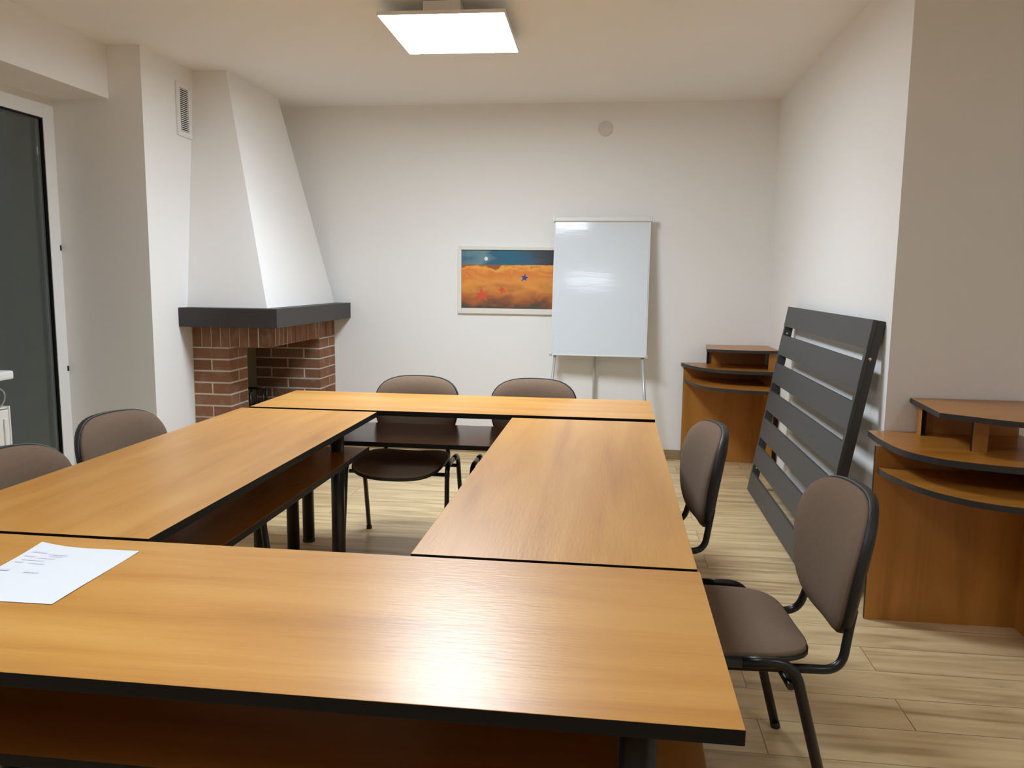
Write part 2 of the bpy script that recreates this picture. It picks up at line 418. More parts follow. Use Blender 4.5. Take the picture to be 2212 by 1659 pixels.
bm = new(); box(bm, -3.6, XE + 0.1, YF - 0.1, YB + 0.15, -0.12, 0.0); struct('floor', bm, 'floor')
bm = new(); box(bm, -3.6, XE + 0.1, YF - 0.1, YB + 0.15, ZC, ZC + 0.12); struct('ceiling', bm, 'ceil')
bm = new(); box(bm, -3.6, XE + 0.1, YB, YB + 0.15, 0.0, ZC); struct('wall_back', bm, 'white')
bm = new(); box(bm, XR, XE + 0.1, YC, YB, 0.0, ZC); struct('wall_right', bm, 'white')
bm = new(); box(bm, XE, XE + 0.1, YF, YC, 0.0, ZC); struct('wall_right_near', bm, 'white')
bm = new(); box(bm, -3.6, XE + 0.1, YF - 0.1, YF, 0.0, ZC); struct('wall_front', bm, 'white')
bm = new(); box(bm, -3.6, XL, YP, YB, 0.0, ZC); struct('wall_left', bm, 'white')
bm = new()
box(bm, -3.6, XN, YF, 3.24, 0.0, ZC - 0.295)
struct('wall_left_near', bm, 'white')
bm = new(); box(bm, -3.6, -2.935, YF, YP, ZC - 0.295, ZC); struct('trim_lintel', bm, 'white')
bm = new(); box(bm, -2.20, 1.15, YB - 0.014, YB, 0.0, 0.072, bevel=0.003); o = struct('baseboard_back', bm, 'oak')
bm = new(); box(bm, XR - 0.014, XR, YC, 6.186, 0.0, 0.072, bevel=0.003); struct('baseboard_right', bm, 'oak')
bm = new(); box(bm, XR, XE, YC - 0.014, YC, 0.0, 0.072, bevel=0.003); struct('baseboard_right_recess', bm, 'oak')
bm = new(); box(bm, XL, XL + 0.014, YP, 4.90, 0.0, 0.072, bevel=0.003); struct('baseboard_left', bm, 'oak')
bm = new(); box(bm, XD + 0.04, XL, YP - 0.014, YP, 0.0, 0.20, bevel=0.004); struct('baseboard_recess', bm, 'pvc')

# balcony door at the back of the recess
dz0, dz1, dy0, dy1 = 0.10, 2.375, 3.24, YP
bm = new()
box(bm, XD - 0.07, XD, dy1 - 0.055, dy1, dz0, dz1); box(bm, XD - 0.07, XD, dy0, dy0 + 0.055, dz0, dz1)
box(bm, XD - 0.07, XD, dy0 + 0.055, dy1 - 0.055, dz1 - 0.055, dz1); box(bm, XD - 0.07, XD, dy0, dy1, 0.0, dz0)
dr = struct('door_1', bm, 'pvc')
bm = new(); a = 0.050; b_ = 0.078
sy0, sy1, sz0, sz1 = dy0 + 0.03, dy1 - 0.03, dz0 + 0.0, dz1 - 0.045
box(bm, XD - 0.05, XD + 0.014, sy1 - b_, sy1, sz0, sz1, bevel=0.004); box(bm, XD - 0.05, XD + 0.014, sy0, sy0 + b_, sz0, sz1, bevel=0.004)
box(bm, XD - 0.05, XD + 0.014, sy0 + b_, sy1 - b_, sz1 - b_, sz1, bevel=0.004); box(bm, XD - 0.05, XD + 0.014, sy0 + b_, sy1 - b_, sz0, sz0 + 0.165, bevel=0.004)
obj('door_sash', bm, 'pvc', dr)
gy0, gy1, gz0, gz1 = sy0 + b_, sy1 - b_, sz0 + 0.165, sz1 - b_
bm = new(); g = 0.007
box(bm, XD - 0.012, XD + 0.010, gy1 - g, gy1, gz0, gz1); box(bm, XD - 0.012, XD + 0.010, gy0, gy0 + g, gz0, gz1)
box(bm, XD - 0.012, XD + 0.010, gy0 + g, gy1 - g, gz1 - g, gz1); box(bm, XD - 0.012, XD + 0.010, gy0 + g, gy1 - g, gz0, gz0 + g)
obj('glass_gasket', bm, 'gasket', dr)
bm = new(); box(bm, XD - 0.008, XD - 0.004, gy0 + g, gy1 - g, gz0 + g, gz1 - g)
obj('window_pane', bm, 'glass', dr)
bm = new(); box(bm, XD - 0.034, XD - 0.030, gy0 + g, gy1 - g, gz0 + g, gz1 - g)
obj('window_pane', bm, 'glass', dr)
for z in (1.52, 0.80):
    bm = new(); box(bm, XD + 0.001, XD + 0.016, sy1 + 0.001, sy1 + 0.012, z - 0.016, z + 0.016, bevel=0.002)
    obj('hinge_cap', bm, 'gasket', dr)

# window sill, radiator and cord under the near window
bm = new(); box(bm, XN, -2.735, 1.8, 3.36, 0.885, 0.925, bevel=0.010)
tag(obj('window_sill', bm, 'sill'), 'white window sill with rounded end, above the radiator at the left edge', 'window sill')
ra = thing('radiator', 'white panel radiator under the window sill at the left edge', 'radiator', (-2.86, 2.755, 0))
bm = new(); box(bm, 0.055, 0.075, -0.66, 0.615, 0.16, 0.74, bevel=0.004)
for k in range(30):
    y = -0.61 + k * 0.041
    box(bm, 0.075, 0.082, y, y + 0.022, 0.21, 0.70, bevel=0.003)
obj('front_panel', bm, 'enamel', ra)
bm = new(); box(bm, -0.055, -0.035, -0.66, 0.615, 0.16, 0.74, bevel=0.004); obj('rear_panel', bm, 'enamel', ra)
bm = new(); box(bm, -0.056, 0.078, 0.615, 0.624, 0.15, 0.755, bevel=0.003); obj('end_cover', bm, 'enamel', ra)
bm = new()
box(bm, -0.05, 0.07, -0.66, 0.615, 0.745, 0.752)
obj('top_grille', bm, 'enamel', ra)
for y in (-0.5, 0.45):
    bm = new(); box(bm, -0.090, -0.055, y, y + 0.03, 0.25, 0.65); obj('wall_bracket', bm, 'enamel', ra)
    bm = new(); tube(bm, [(0.01, y + 0.015, 0.17), (0.01, y + 0.015, 0.0)], 0.009, 10); obj('pipe', bm, 'enamel', ra)
bm = new()
pts = bend([(-2.765, 3.24, 0.884), (-2.755, 3.27, 0.86), (-2.750, 3.315, 0.83), (-2.752, 3.312, 0.785), (-2.775, 3.29, 0.748)], 0.03, 4)
tube(bm, pts, 0.0028, 8)
tag(obj('hanging_cord', bm, 'cord'), 'thin pale cord hanging from sill to radiator at left edge', 'cord')

# ventilation grille on the left wall
vg = thing('vent_grille', 'white ventilation grille high on the left wall beside the chimney hood', 'vent', (XL, 4.937, 2.395))
bm = new()
for (y0, y1, z0, z1) in ((-0.085, 0.085, 0.131, 0.163), (-0.085, 0.085, -0.163, -0.131), (-0.085, -0.050, -0.131, 0.131), (0.050, 0.085, -0.131, 0.131)):
    box(bm, 0.0, 0.012, y0, y1, z0, z1, bevel=0.002)
obj('grille_frame', bm, 'pvc', vg)
bm = new(); box(bm, 0.0005, 0.002, -0.050, 0.050, -0.131, 0.131); obj('duct_shade_sheet', bm, 'dark', vg)  # thin dark sheet standing in for the shade inside the duct
bm = new()
for k in range(22):
    z = -0.125 + k * 0.0119
    box(bm, -0.003, 0.003, -0.050, 0.050, -0.0026, 0.0026, mtx=Matrix.Translation((0.0085, 0, z)) @ Matrix.Rotation(0.12, 4, 'Y'))
obj('louvre', bm, 'pvc', vg)

# round cover on the back wall
bm = new(); cyl(bm, (0, 0), 0.056, 0.0, 0.006, 40); cyl(bm, (0, 0), 0.050, 0.006, 0.010, 40)
o = tag(obj('junction_cover', bm, 'cap'), 'round white junction box cover high on the back wall', 'wall cover')
o.rotation_euler = (PI / 2, 0, 0); o.location = (-0.100, YB, 2.481)

# ------------------------------------------------------------------ ceiling lamps
def ceiling_lamp(name, label, loc, mk, power):
    t = thing(name, label, 'ceiling light', loc, 0.02, None)
    hx, hy = 0.305, 0.334
    bm = new()
    e = 0.004
    box(bm, -hx, hx, -hy, -hy + e, -0.075, -0.058); box(bm, -hx, hx, hy - e, hy, -0.075, -0.058)
    box(bm, -hx, -hx + e, -hy + e, hy - e, -0.075, -0.058); box(bm, hx - e, hx, -hy + e, hy - e, -0.075, -0.058)
    box(bm, -hx + e, hx - e, -hy + e, hy - e, -0.062, -0.058)
    obj('lamp_frame', bm, 'enamel', t)
    bm = new(); box(bm, -hx + e, hx - e, -hy + e, hy - e, -0.0745, -0.068)
    obj('diffuser', bm, mk, t)
    ld = bpy.data.lights.new('panel_light', 'AREA')          # prismatic panel: a beam narrower than a bare diffuser
    ld.shape = 'RECTANGLE'; ld.size = 2 * hx - 0.012; ld.size_y = 2 * hy - 0.012
    ld.energy = power * 0.32; ld.spread = math.radians(SPREAD); ld.color = (0.79, 0.893, 1.0)
    lo_ = bpy.data.objects.new('panel_light', ld); C.objects.link(lo_); lo_.parent = t; lo_.location = (0, 0, -0.0755)
    bm = new(); box(bm, -0.09, 0.09, -0.30, 0.30, -0.058, -0.002, bevel=0.004)
    obj('mounting_bracket', bm, 'pvc', t)
    return t
LX, LY = -0.853, 4.215
ceiling_lamp('ceiling_lamp', 'lit square ceiling panel lamp hanging over the far end of the tables', (LX, LY, ZC), 'lamp', LAMP)
ceiling_lamp('ceiling_lamp', 'second square ceiling panel lamp over the near end of the room', (-0.90, 1.00, ZC), 'lamp2', LAMP_NEAR)
ceiling_lamp('ceiling_lamp', 'third square ceiling panel lamp in the bay to the right of the tables', (2.00, 0.30, ZC), 'lamp3', LAMP_SIDE)
bm = new(); tube(bm, bend([(-0.33, 0.02, -0.003), (-0.20, -0.05, -0.004), (-0.02, -0.075, -0.003), (0.22, -0.05, -0.004), (0.30, -0.01, -0.003)], 0.08, 5), 0.0022, 8)
o = tag(obj('ceiling_cable', bm, 'cord'), 'thin cable lying along the ceiling beside the panel lamp', 'cable')
o.location = (LX, LY - 0.36, ZC)

# ------------------------------------------------------------------ fireplace in the back left corner
fp = thing('fireplace', 'corner fireplace of red brick with dark mantel and white tapering hood', 'fireplace', (XL, YB, 0))
def W2(bm):       # world coordinates to the fireplace's own
    for v in bm.verts: v.co -= Vector((XL, YB, 0))
    return bm
# hood
bm = new()
lo = [(XL, 4.895), (-2.190, 4.895), (-2.190, 6.14), (XL, 6.14)]
hi = [(XL, 5.080), (-2.505, 5.080), (-2.505, 5.885), (XL, 5.885)]
v0 = [bm.verts.new((x, y, 1.165)) for x, y in lo]; v1 = [bm.verts.new((x, y, ZC)) for x, y in hi]
bm.faces.new(list(reversed(v0))); bm.faces.new(v1)
for k in range(4): bm.faces.new((v0[k], v0[(k + 1) % 4], v1[(k + 1) % 4], v1[k]))
obj('chimney_hood', W2(bm), 'white', fp)
# mantel
bm = new(); box(bm, XL, -2.078, 4.780, YB, 1.045, 1.165, bevel=0.003)
obj('mantel', W2(bm), 'mantel', fp)
# piers of single bricks in mortar
J = 0.011; CH = 0.0765; BH = CH - J
def br(bm, x0, x1, y0, y1, z):
    j = lambda: random.uniform(-0.0012, 0.0012)
    box(bm, x0, x1 + j(), y0 + j(), y1, z, z + BH, mi=0, bevel=0.002)
bm = new()
X0, X1, Y0, Y1 = XL + 0.006, -2.472, 4.932, 5.190
box(bm, XL, X1 - 0.0025, Y0 + 0.0025, Y1 - 0.0025, 0.0, 0.906, mi=1)
z = 0.905 - CH + 0.002; k = 0
xm, ym = (X0 + X1) / 2, (Y0 + Y1) / 2
while z > -0.01:
    zz = max(z, 0.0)
    if k % 2 == 0:
        br(bm, X0, X1, Y0, ym - J / 2, zz); br(bm, X0, X1, ym + J / 2, Y1, zz)
    else:
        br(bm, X0, xm - J / 2, Y0, Y1, zz); br(bm, xm + J / 2, X1, Y0, Y1, zz)
    z -= CH; k += 1
obj('front_pier', W2(bm), ['brick', 'mortar'], fp)
bm = new()
X0, X1, Y0, Y1 = XL + 0.006, -2.210, 5.852, YB - 0.012
box(bm, XL, X1 - 0.0025, Y0 + 0.0025, YB - 0.003, 0.0, 0.906, mi=1)
z = 0.905 - CH + 0.002; k = 0
while z > -0.01:
    zz = max(z, 0.0)
    if k % 2 == 0:
        xs = [(X1 - 0.25, X1), (X1 - 0.25 - J - 0.25, X1 - 0.25 - J)]
        for a0, a1 in xs:
            br(bm, max(a0, X0), a1, Y0, Y0 + 0.20, zz); br(bm, max(a0, X0), a1, Y0 + 0.20 + J, Y1, zz)
    else:
        xs = [(X1 - 0.12, X1), (X1 - 0.12 - J - 0.25, X1 - 0.12 - J), (X0, X1 - 0.12 - 2 * J - 0.25)]
        for a0, a1 in xs: br(bm, a0, a1, Y0, Y1, zz)
    z -= CH; k += 1
obj('rear_pier', W2(bm), ['brick', 'mortar'], fp)
# soldier course lintel
bm = new()
z0, z1 = 0.908, 1.046
x = XL + 0.004; XLC = -2.210; YLC = 4.932
box(bm, XL, XLC - 0.003, YLC + 0.003, YLC + 0.115, z0 + 0.001, z1, mi=1)
box(bm, XLC - 0.115, XLC - 0.003, YLC + 0.1155, YB - 0.003, z0 + 0.001, z1, mi=1)
def soldier(bm, x0, x1, y0, y1):
    dz = random.uniform(-0.003, 0.003); d = random.uniform(0, 0.003)
    box(bm, x0, x1, y0, y1, z0 + dz, z1 + 0.002, mi=0, bevel=0.002)
n = 8; wd = (XLC - x + 0.0) / n
for k in range(n):
    soldier(bm, x + k * wd + 0.004, x + (k + 1) * wd - 0.004 if k < n - 1 else XLC, YLC + random.uniform(-0.003, 0.003), YLC + 0.12)
n = 17; y = YLC + 0.13; wd = (YB - 0.012 - y) / n
for k in range(n):
    soldier(bm, XLC - 0.12, XLC + random.uniform(-0.003, 0.003), y + k * wd + 0.003, y + (k + 1) * wd - 0.003)
obj('lintel', W2(bm), ['brick', 'mortar'], fp)
bm = new(); prism(bm, [(XL, 5.20), (-2.465, 5.20), (-2.465, 4.95), (-2.225, 4.95), (-2.225, 5.842), (XL, 5.842)], 0.0, 0.40)
obj('hearth', W2(bm), 'dark', fp)
bm = new(); box(bm, XL, XL + 0.012, 5.194, 5.848, 0.40, 0.906); obj('firebox_lining', W2(bm), 'lining', fp)
fg = thing('fire_grate', 'black iron fire grate standing inside the brick fireplace', 'fire grate', (-2.56, 5.36, 0.402))
for yy in (-0.13, 0.13):
    bm = new()
    tube(bm, [(-0.12, yy, 0.02), (0.09, yy, 0.02)], 0.008, 8)
    for xx in (-0.11, 0.08): tube(bm, [(xx, yy, 0.0), (xx, yy, 0.165)], 0.009, 8)
    tube(bm, [(-0.12, yy, 0.16), (0.09, yy, 0.16)], 0.008, 8)
    obj('grate_frame', bm, 'blackmetal', fg)
for k in range(4):
    xx = -0.085 + k * 0.047
    bm = new(); tube(bm, bend([(xx, -0.14, 0.16), (xx, -0.115, 0.03), (xx, 0.115, 0.03), (xx, 0.14, 0.16)], 0.03, 4), 0.006, 8)
    obj('grate_bar', bm, 'blackmetal', fg)

# ------------------------------------------------------------------ conference tables
ZT = 0.760; TT = 0.024
def make_table(label, cx, cy, L, D, rz, inset_x=0.14, legs=None):
    t = thing('conference_table', label, 'table', (cx, cy, 0), rz, 'conference tables joined into a square')
    hx, hy = L / 2, D / 2
    bm = new(); box(bm, -hx, hx, -hy, hy, ZT - TT, ZT, mi=1, bevel=0.0015)
    bm.normal_update()
    for fc in bm.faces:
        if abs(fc.normal.z) > 0.9: fc.material_index = 0
    obj('table_top', bm, ['top', 'edge'], t)
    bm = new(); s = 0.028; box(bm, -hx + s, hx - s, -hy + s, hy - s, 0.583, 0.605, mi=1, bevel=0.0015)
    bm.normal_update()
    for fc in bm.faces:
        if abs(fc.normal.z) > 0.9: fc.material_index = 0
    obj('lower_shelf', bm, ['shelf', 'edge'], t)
    for (lx, ly) in (legs or [(a * (hx - 0.14), b * (hy - 0.14)) for a in (-1, 1) for b in (-1, 1)]):
        bm = new(); cyl(bm, (lx, ly), 0.030, 0.022, ZT - TT, 28)
        cyl(bm, (lx, ly), 0.042, ZT - TT - 0.006, ZT - TT, 28)
        lg = obj('leg', bm, 'blackmetal', t)
        bm = new(); cyl(bm, (lx, ly), 0.021, 0.010, 0.022, 20); cyl(bm, (lx, ly), 0.031, 0.0, 0.012, 24)
        obj('foot', bm, 'rubber', lg)
    return t
make_table('nearest alder laminate table with black edges and paper lying on it', -0.7075, 1.366, 1.805, 0.607, 0.0)
make_table('left alder laminate table with black edges, nearest the balcony door', -1.385, 2.598, 1.822, 0.650, PI / 2)
make_table('right alder laminate table with black edges, nearest the slatted frame', -0.122, 2.580, 1.792, 0.626, PI / 2)
make_table('farthest alder laminate table with black edges, before the fireplace', -0.747, 3.828, 1.880, 0.558, 0.0,
           legs=[(-0.80, -0.14), (-0.80, 0.06), (0.80, -0.14), (0.80, 0.06)])

# sheet of paper on the nearest table
bm = new()
nx, ny = 14, 14
TL, TRp, BRp = Vector((-1.262, 1.600, ZT)), Vector((-1.030, 1.603, ZT)), Vector((-1.020, 1.307, ZT))
BLp = TL + (BRp - TRp)
grid = []
for j in range(ny + 1):
    row = []
    for i in range(nx + 1):
        s, t = i / nx, j / ny
        p = TL * (1 - s) * (1 - t) + TRp * s * (1 - t) + BRp * s * t + BLp * (1 - s) * t
        p.z += 0.0012 + 0.010 * max(0, 1 - s * 2.2) ** 2 * max(0, 1 - t * 1.6) ** 2 + 0.0006 * math.sin(s * 5) * math.sin(t * 6)
        row.append(bm.verts.new(p))
    grid.append(row)
for j in range(ny):
    for i in range(nx):
        fc = bm.faces.new((grid[j + 1][i], grid[j + 1][i + 1], grid[j][i + 1], grid[j][i])); fc.smooth = True
ob = obj('paper_sheet', bm, ['paper', 'paperink'], None, recalc=False)
me = ob.data
bm = bmesh.new(); bm.from_mesh(me)
def ink(s0, s1, t0, t1):
    vs = []
    for (s, t) in ((s0, t1), (s1, t1), (s1, t0), (s0, t0)):
        p = TL * (1 - s) * (1 - t) + TRp * s * (1 - t) + BRp * s * t + BLp * (1 - s) * t
        p.z += 0.0022 + 0.010 * max(0, 1 - s * 2.2) ** 2 * max(0, 1 - t * 1.6) ** 2
        vs.append(bm.verts.new(p))
    bm.faces.new(vs).material_index = 1
for (s0, s1, t0, t1) in ((0.06, 0.20, 0.150, 0.175), (0.24, 0.42, 0.165, 0.190), (0.26, 0.40, 0.205, 0.222), (0.05, 0.16, 0.235, 0.252),
                         (0.18, 0.36, 0.250, 0.268), (0.08, 0.30, 0.300, 0.316), (0.05, 0.13, 0.345, 0.362), (0.20, 0.36, 0.355, 0.372),
                         (0.02, 0.14, 0.485, 0.515), (0.30, 0.44, 0.510, 0.530)):
    ink(s0, s1, t0, t1)
bm.to_mesh(me); bm.free()
tag(ob, 'white paper sheet with faint print showing through, on the nearest table', 'paper')

# ------------------------------------------------------------------ upholstered stacking chairs
def pad(bm, outline, front, back, rings=9, seg=56, mi=0):
    """closed cushion: outline(a)->(x,z) at ring 1; front/back(x, z, r)->y"""
    def ring(fn, r):
        out = []
        for k in range(seg):
            x, z = outline(2 * PI * k / seg)
            cx, cz = x * r, z * r
            out.append(bm.verts.new((cx, fn(cx, cz, r), cz)))
        return out
    F = [ring(front, r) for r in [0.12 + 0.88 * math.sin(PI / 2 * k / (rings - 1)) for k in range(rings)]]
    B = [ring(back, r) for r in [0.12 + 0.88 * math.sin(PI / 2 * k / (rings - 1)) for k in range(rings)]]
    def strip(a, b):
        for k in range(seg):
            fc = bm.faces.new((a[k], a[(k + 1) % seg], b[(k + 1) % seg], b[k])); fc.smooth = True; fc.material_index = mi
    for q in (F, B):
        for a, b in zip(q, q[1:]): strip(a, b)
        fc = bm.faces.new(q[0]); fc.smooth = True; fc.material_index = mi
    strip(F[-1], B[-1])

def sup(a, hx, hz, n):
    c, s = math.cos(a), math.sin(a)
    k = (abs(c) ** n + abs(s) ** n) ** (-1.0 / n)
    return c * k * hx, s * k * hz

def make_chair(label, loc, rz):
    t = thing('stacking_chair', label, 'chair', loc, rz, 'brown stacking chairs around the tables')
    # seat: local forward is +y
    def so(g):
        def fn(a):
            x, z = sup(a, 0.230 + g, 0.215 + g, 4.2)      # z is depth here
            return x * (1.0 - 0.07 * (0.5 - z / 0.43)), z
        return fn
    def sheet(x, d):           # saddle of the seat
        return 0.440 + 0.42 * x * x - 1.5 * max(0, d - 0.08) ** 2 + 0.35 * max(0, -d - 0.08) ** 2
    bm = new()
    pad(bm, so(0.0), lambda x, d, r: sheet(x, d) + 0.030 - 0.022 * r ** 6, lambda x, d, r: sheet(x, d) - 0.006)
    for v in bm.verts: v.co = Vector((v.co.x, v.co.z + 0.015, v.co.y))
    obj('seat', bm, 'fabric', t)
    bm = new()
    pad(bm, so(0.004), lambda x, d, r: sheet(x, d) - 0.004, lambda x, d, r: sheet(x, d) - 0.026 + 0.012 * r ** 6)
    for v in bm.verts: v.co = Vector((v.co.x, v.co.z + 0.015, v.co.y))
    obj('seat_shell', bm, 'plastic', t)
    # backrest, built upright about its middle, then tilted and lifted
    BHh = 0.174
    def bo(g):
        def fn(a):
            x, z = sup(a, 0.228 + g, BHh + g, 3.7)
            q = z / BHh
            x *= (1.0 - 0.17 * max(0, -q + 0.25) ** 1.3) * (1.0 - 0.03 * max(0, q) ** 2)
            z += 0.018 * (1 - (x / 0.24) ** 2) * max(0, q)
            return x, z
        return fn
    bow = lambda x, z: 0.75 * x * x - 0.35 * z * z
    tilt = Matrix.Translation((0, -0.300, 0.650)) @ Matrix.Rotation(math.radians(8.5), 4, 'X')
    bm = new()
    pad(bm, bo(0.0), lambda x, z, r: bow(x, z) + 0.030 - 0.020 * r ** 7, lambda x, z, r: bow(x, z) - 0.004)
    for v in bm.verts: v.co = tilt @ v.co
    obj('backrest', bm, 'fabric', t)
    bm = new()
    pad(bm, bo(0.006), lambda x, z, r: bow(x, z) + 0.004 - 0.002 * r, lambda x, z, r: bow(x, z) - 0.040 + 0.020 * r ** 5)
    for v in bm.verts: v.co = tilt @ v.co
    obj('backrest_shell', bm, 'plastic', t)
    # legs: each half of the two bent side frames
    for s in (-1, 1):
        top = 0.462
        mid = (s * 0.254, 0.0, top)
        bm = new(); tube(bm, bend([(s * 0.262, 0.195, 0.006), (s * 0.254, 0.140, top), mid], 0.055, 8), 0.0138, 14, flat=0.85)
        lg = obj('leg', bm, 'blackmetal', t)
        bm = new(); tube(bm, [(s * 0.2622, 0.1955, 0.0), (s * 0.2618, 0.193, 0.018)], 0.0145, 14); obj('foot_cap', bm, 'rubber', lg)
        bm = new(); tube(bm, bend([(s * 0.262, -0.245, 0.006), (s * 0.254, -0.125, top), mid], 0.055, 8), 0.0138, 14, flat=0.85)
        lg = obj('leg', bm, 'blackmetal', t)
        bm = new(); tube(bm, [(s * 0.2622, -0.2465, 0.0), (s * 0.2618, -0.2420, 0.018)], 0.0145, 14); obj('foot_cap', bm, 'rubber', lg)
    for s in (-1, 1):
        bm = new()
        tube(bm, bend([(s * 0.185, 0.130, 0.420), (s * 0.180, -0.265, 0.412), (s * 0.160, -0.284, 0.500), (s * 0.155, -0.295, 0.560)], 0.085, 10), 0.0115, 14)
        obj('back_support', bm, 'blackmetal', t)
    for y in (0.090, -0.120):
        bm = new(); tube(bm, [(-0.256, y, 0.404), (0.256, y, 0.404)], 0.010, 12); obj('cross_bar', bm, 'blackmetal', t)
    return t

def heading(fx, fy):            # rotation that turns local +y to (fx, fy)
    return math.atan2(-fx, fy)
def seat_at(bx, by, deg):
    """chair whose backrest top middle is at (bx, by), facing deg (0 = +x, 90 = +y)"""
    fx, fy = math.cos(math.radians(deg)), math.sin(math.radians(deg))
    return (bx + fx * 0.326, by + fy * 0.326, 0.0), heading(fx, fy)
chairs = [
    ('nearest chair at the right table, pulled out so its seat shows', 0.632, 2.165, 184.5),
    ('chair at right table, tucked in, before the corner desk', 0.380, 3.02, 187),
    ('chair behind the farthest table, closest to the fireplace', -1.040, 4.225, 270),
    ('chair behind the farthest table, in front of the flipchart', -0.410, 4.235, 270),
    ('farther chair at the left table, in front of the white wall return', -1.905, 2.84, -8),
    ('nearer chair at the left table, cut off by the left edge', -1.830, 2.165, -6),
]
first = None
for lab, bx, by, dg in chairs:
    loc, rz = seat_at(bx, by, dg)
    lab = 'brown fabric ' + lab
    if first is None: first = make_chair(lab, loc, rz)
    else: dup(first, loc, rz, lab)

# ------------------------------------------------------------------ flipchart whiteboard
fc_ = thing('flipchart', 'white flipchart whiteboard on a grey tripod by the back wall', 'flipchart', (-0.110, 6.015, 0), -0.053)
def lean(z): return 0.078 * (z - 0.80) / 1.03       # board leans back towards the wall
ang = math.radians(6.6)
bt = Matrix.Translation((0, 0, 0.800)) @ Matrix.Rotation(-ang, 4, 'X')
bm = new(); rows = []
for k in range(25):                                  # the sheet bows very slightly between its rails
    z = 0.010 + 0.990 * k / 24
    y = -0.004 + 0.052 * ((z - 0.505) ** 2 - 0.245) * 0.62
    rows.append([bm.verts.new(bt @ Vector((x, y, z))) for x in (-0.348, 0.348)])
back = [bm.verts.new(bt @ Vector((x, 0.011, z))) for x, z in ((-0.348, 0.010), (0.348, 0.010), (0.348, 1.0), (-0.348, 1.0))]
rim = [bm.verts.new(v.co) for v in [q[0] for q in rows] + [q[1] for q in reversed(rows)]]
for a, b in zip(rows, rows[1:]):
    bm.faces.new((a[0], a[1], b[1], b[0])).smooth = True
n_ = len(rows)
bm.faces.new(back)
bm.faces.new(rim[:n_] + [back[3], back[0]]); bm.faces.new(rim[n_:] + [back[1], back[2]])
bm.faces.new((rim[0], rim[-1], back[1], back[0])); bm.faces.new((rim[n_ - 1], rim[n_], back[2], back[3]))
obj('writing_surface', bm, 'board', fc_)
bm = new()
for (x0, x1, z0, z1) in ((-0.357, -0.348, 0.0, 1.01), (0.348, 0.357, 0.0, 1.01), (-0.348, 0.348, 0.0, 0.010), (-0.348, 0.348, 1.0, 1.01)):
    box(bm, x0, x1, -0.008, 0.013, z0, z1, bevel=0.002, mtx=bt)
obj('board_frame', bm, 'boardframe', fc_)
bm = new(); box(bm, -0.362, 0.362, -0.022, 0.012, 1.002, 1.040, bevel=0.009, mtx=bt); obj('paper_clamp', bm, 'boardframe', fc_)
for s in (-1, 1):
    bm = new(); box(bm, s * 0.362 - 0.004, s * 0.362 + 0.004, -0.024, 0.014, 0.998, 1.044, bevel=0.002, mtx=bt); obj('clamp_end_cap', bm, 'alu', fc_)
    bm = new(); box(bm, s * 0.357 - 0.010, s * 0.357 + 0.010, -0.012, 0.014, -0.006, 0.016, bevel=0.002, mtx=bt); obj('corner_cap', bm, 'alu', fc_)
    bm = new(); tube(bm, [(s * 0.325, 0.025, 0.82), (s * 0.395, -0.085, 0.0)], 0.011, 12); lg = obj('leg', bm, 'alu', fc_)
    bm = new(); tube(bm, [(s * 0.3944, -0.0846, 0.0), (s * 0.397, -0.08, 0.03)], 0.014, 12); obj('foot_cap', bm, 'rubber', lg)
bm = new(); tube(bm, [(-0.035, 0.122, 1.55), (-0.035, 0.135, 0.0)], 0.011, 12); lg = obj('leg', bm, 'alu', fc_)
bm = new(); tube(bm, [(-0.035, 0.1350, 0.0), (-0.035, 0.1348, 0.03)], 0.014, 12); obj('foot_cap', bm, 'rubber', lg)
bm = new(); box(bm, -0.30, 0.25, 0.098, 0.112, 1.50, 1.56); obj('rear_bracket', bm, 'alu', fc_)

# ------------------------------------------------------------------ framed painting
pa = thing('framed_painting', 'cream framed abstract seascape painting on back wall, partly behind the flipchart', 'picture', (-1.181, YB, 1.138))
PW, PH = 0.800, 0.447
bm = new(); fw = 0.030
for (x0, x1, z0, z1) in ((-fw, 0, -fw - 0.012, PH + fw), (PW, PW + fw, -fw - 0.012, PH + fw), (0, PW, PH, PH + fw), (0, PW, -fw - 0.012, 0)):
    box(bm, x0, x1, -0.022, 0.0, z0, z1, bevel=0.005)
obj('picture_frame', bm, 'frame_white', pa)
bm = new()
HZ = 0.335
def quad(bm, pts, y, mi):
    bm.faces.new([bm.verts.new((x, y, z)) for x, z in pts]).material_index = mi
box(bm, 0, PW, -0.009, -0.004, 0, HZ, mi=0); box(bm, 0, PW, -0.009, -0.004, HZ, PH, mi=1)
def star(bm, cx, cz, pts, mi):
    vs = [bm.verts.new((cx + x, -0.0096, cz + z)) for x, z in pts]
    bm.faces.new(vs).material_index = mi
def starpts(r, q, rot, stretch):
    out = []
    for k in range(10):
        a = rot + PI * k / 5
        rr = (r if k % 2 == 0 else q) * stretch[k % len(stretch)]
        out.append((rr * math.cos(a), rr * math.sin(a)))
    return out
star(bm, 0.158, 0.105, starpts(0.062, 0.024, -0.85, [1.15, 1.2, 0.8, 1, 1.05, 0.9, 0.95, 1, 0.8, 1]), 2)
star(bm, 0.318, 0.143, starpts(0.036, 0.015, -0.5, [1.2, 1, 0.7, 1, 1, 1.1, 0.9, 1, 0.9, 1]), 2)
star(bm, 0.492, 0.238, starpts(0.034, 0.013, 0.2, [0.9, 1, 1.0, 1, 0.9, 1, 1.1, 1, 0.8, 1]), 3)
mvs = [(0.192 + 0.0145 * math.cos(2 * PI * k / 24), 0.381 + 0.0145 * math.sin(2 * PI * k / 24)) for k in range(24)]
star(bm, 0, 0, mvs, 4)
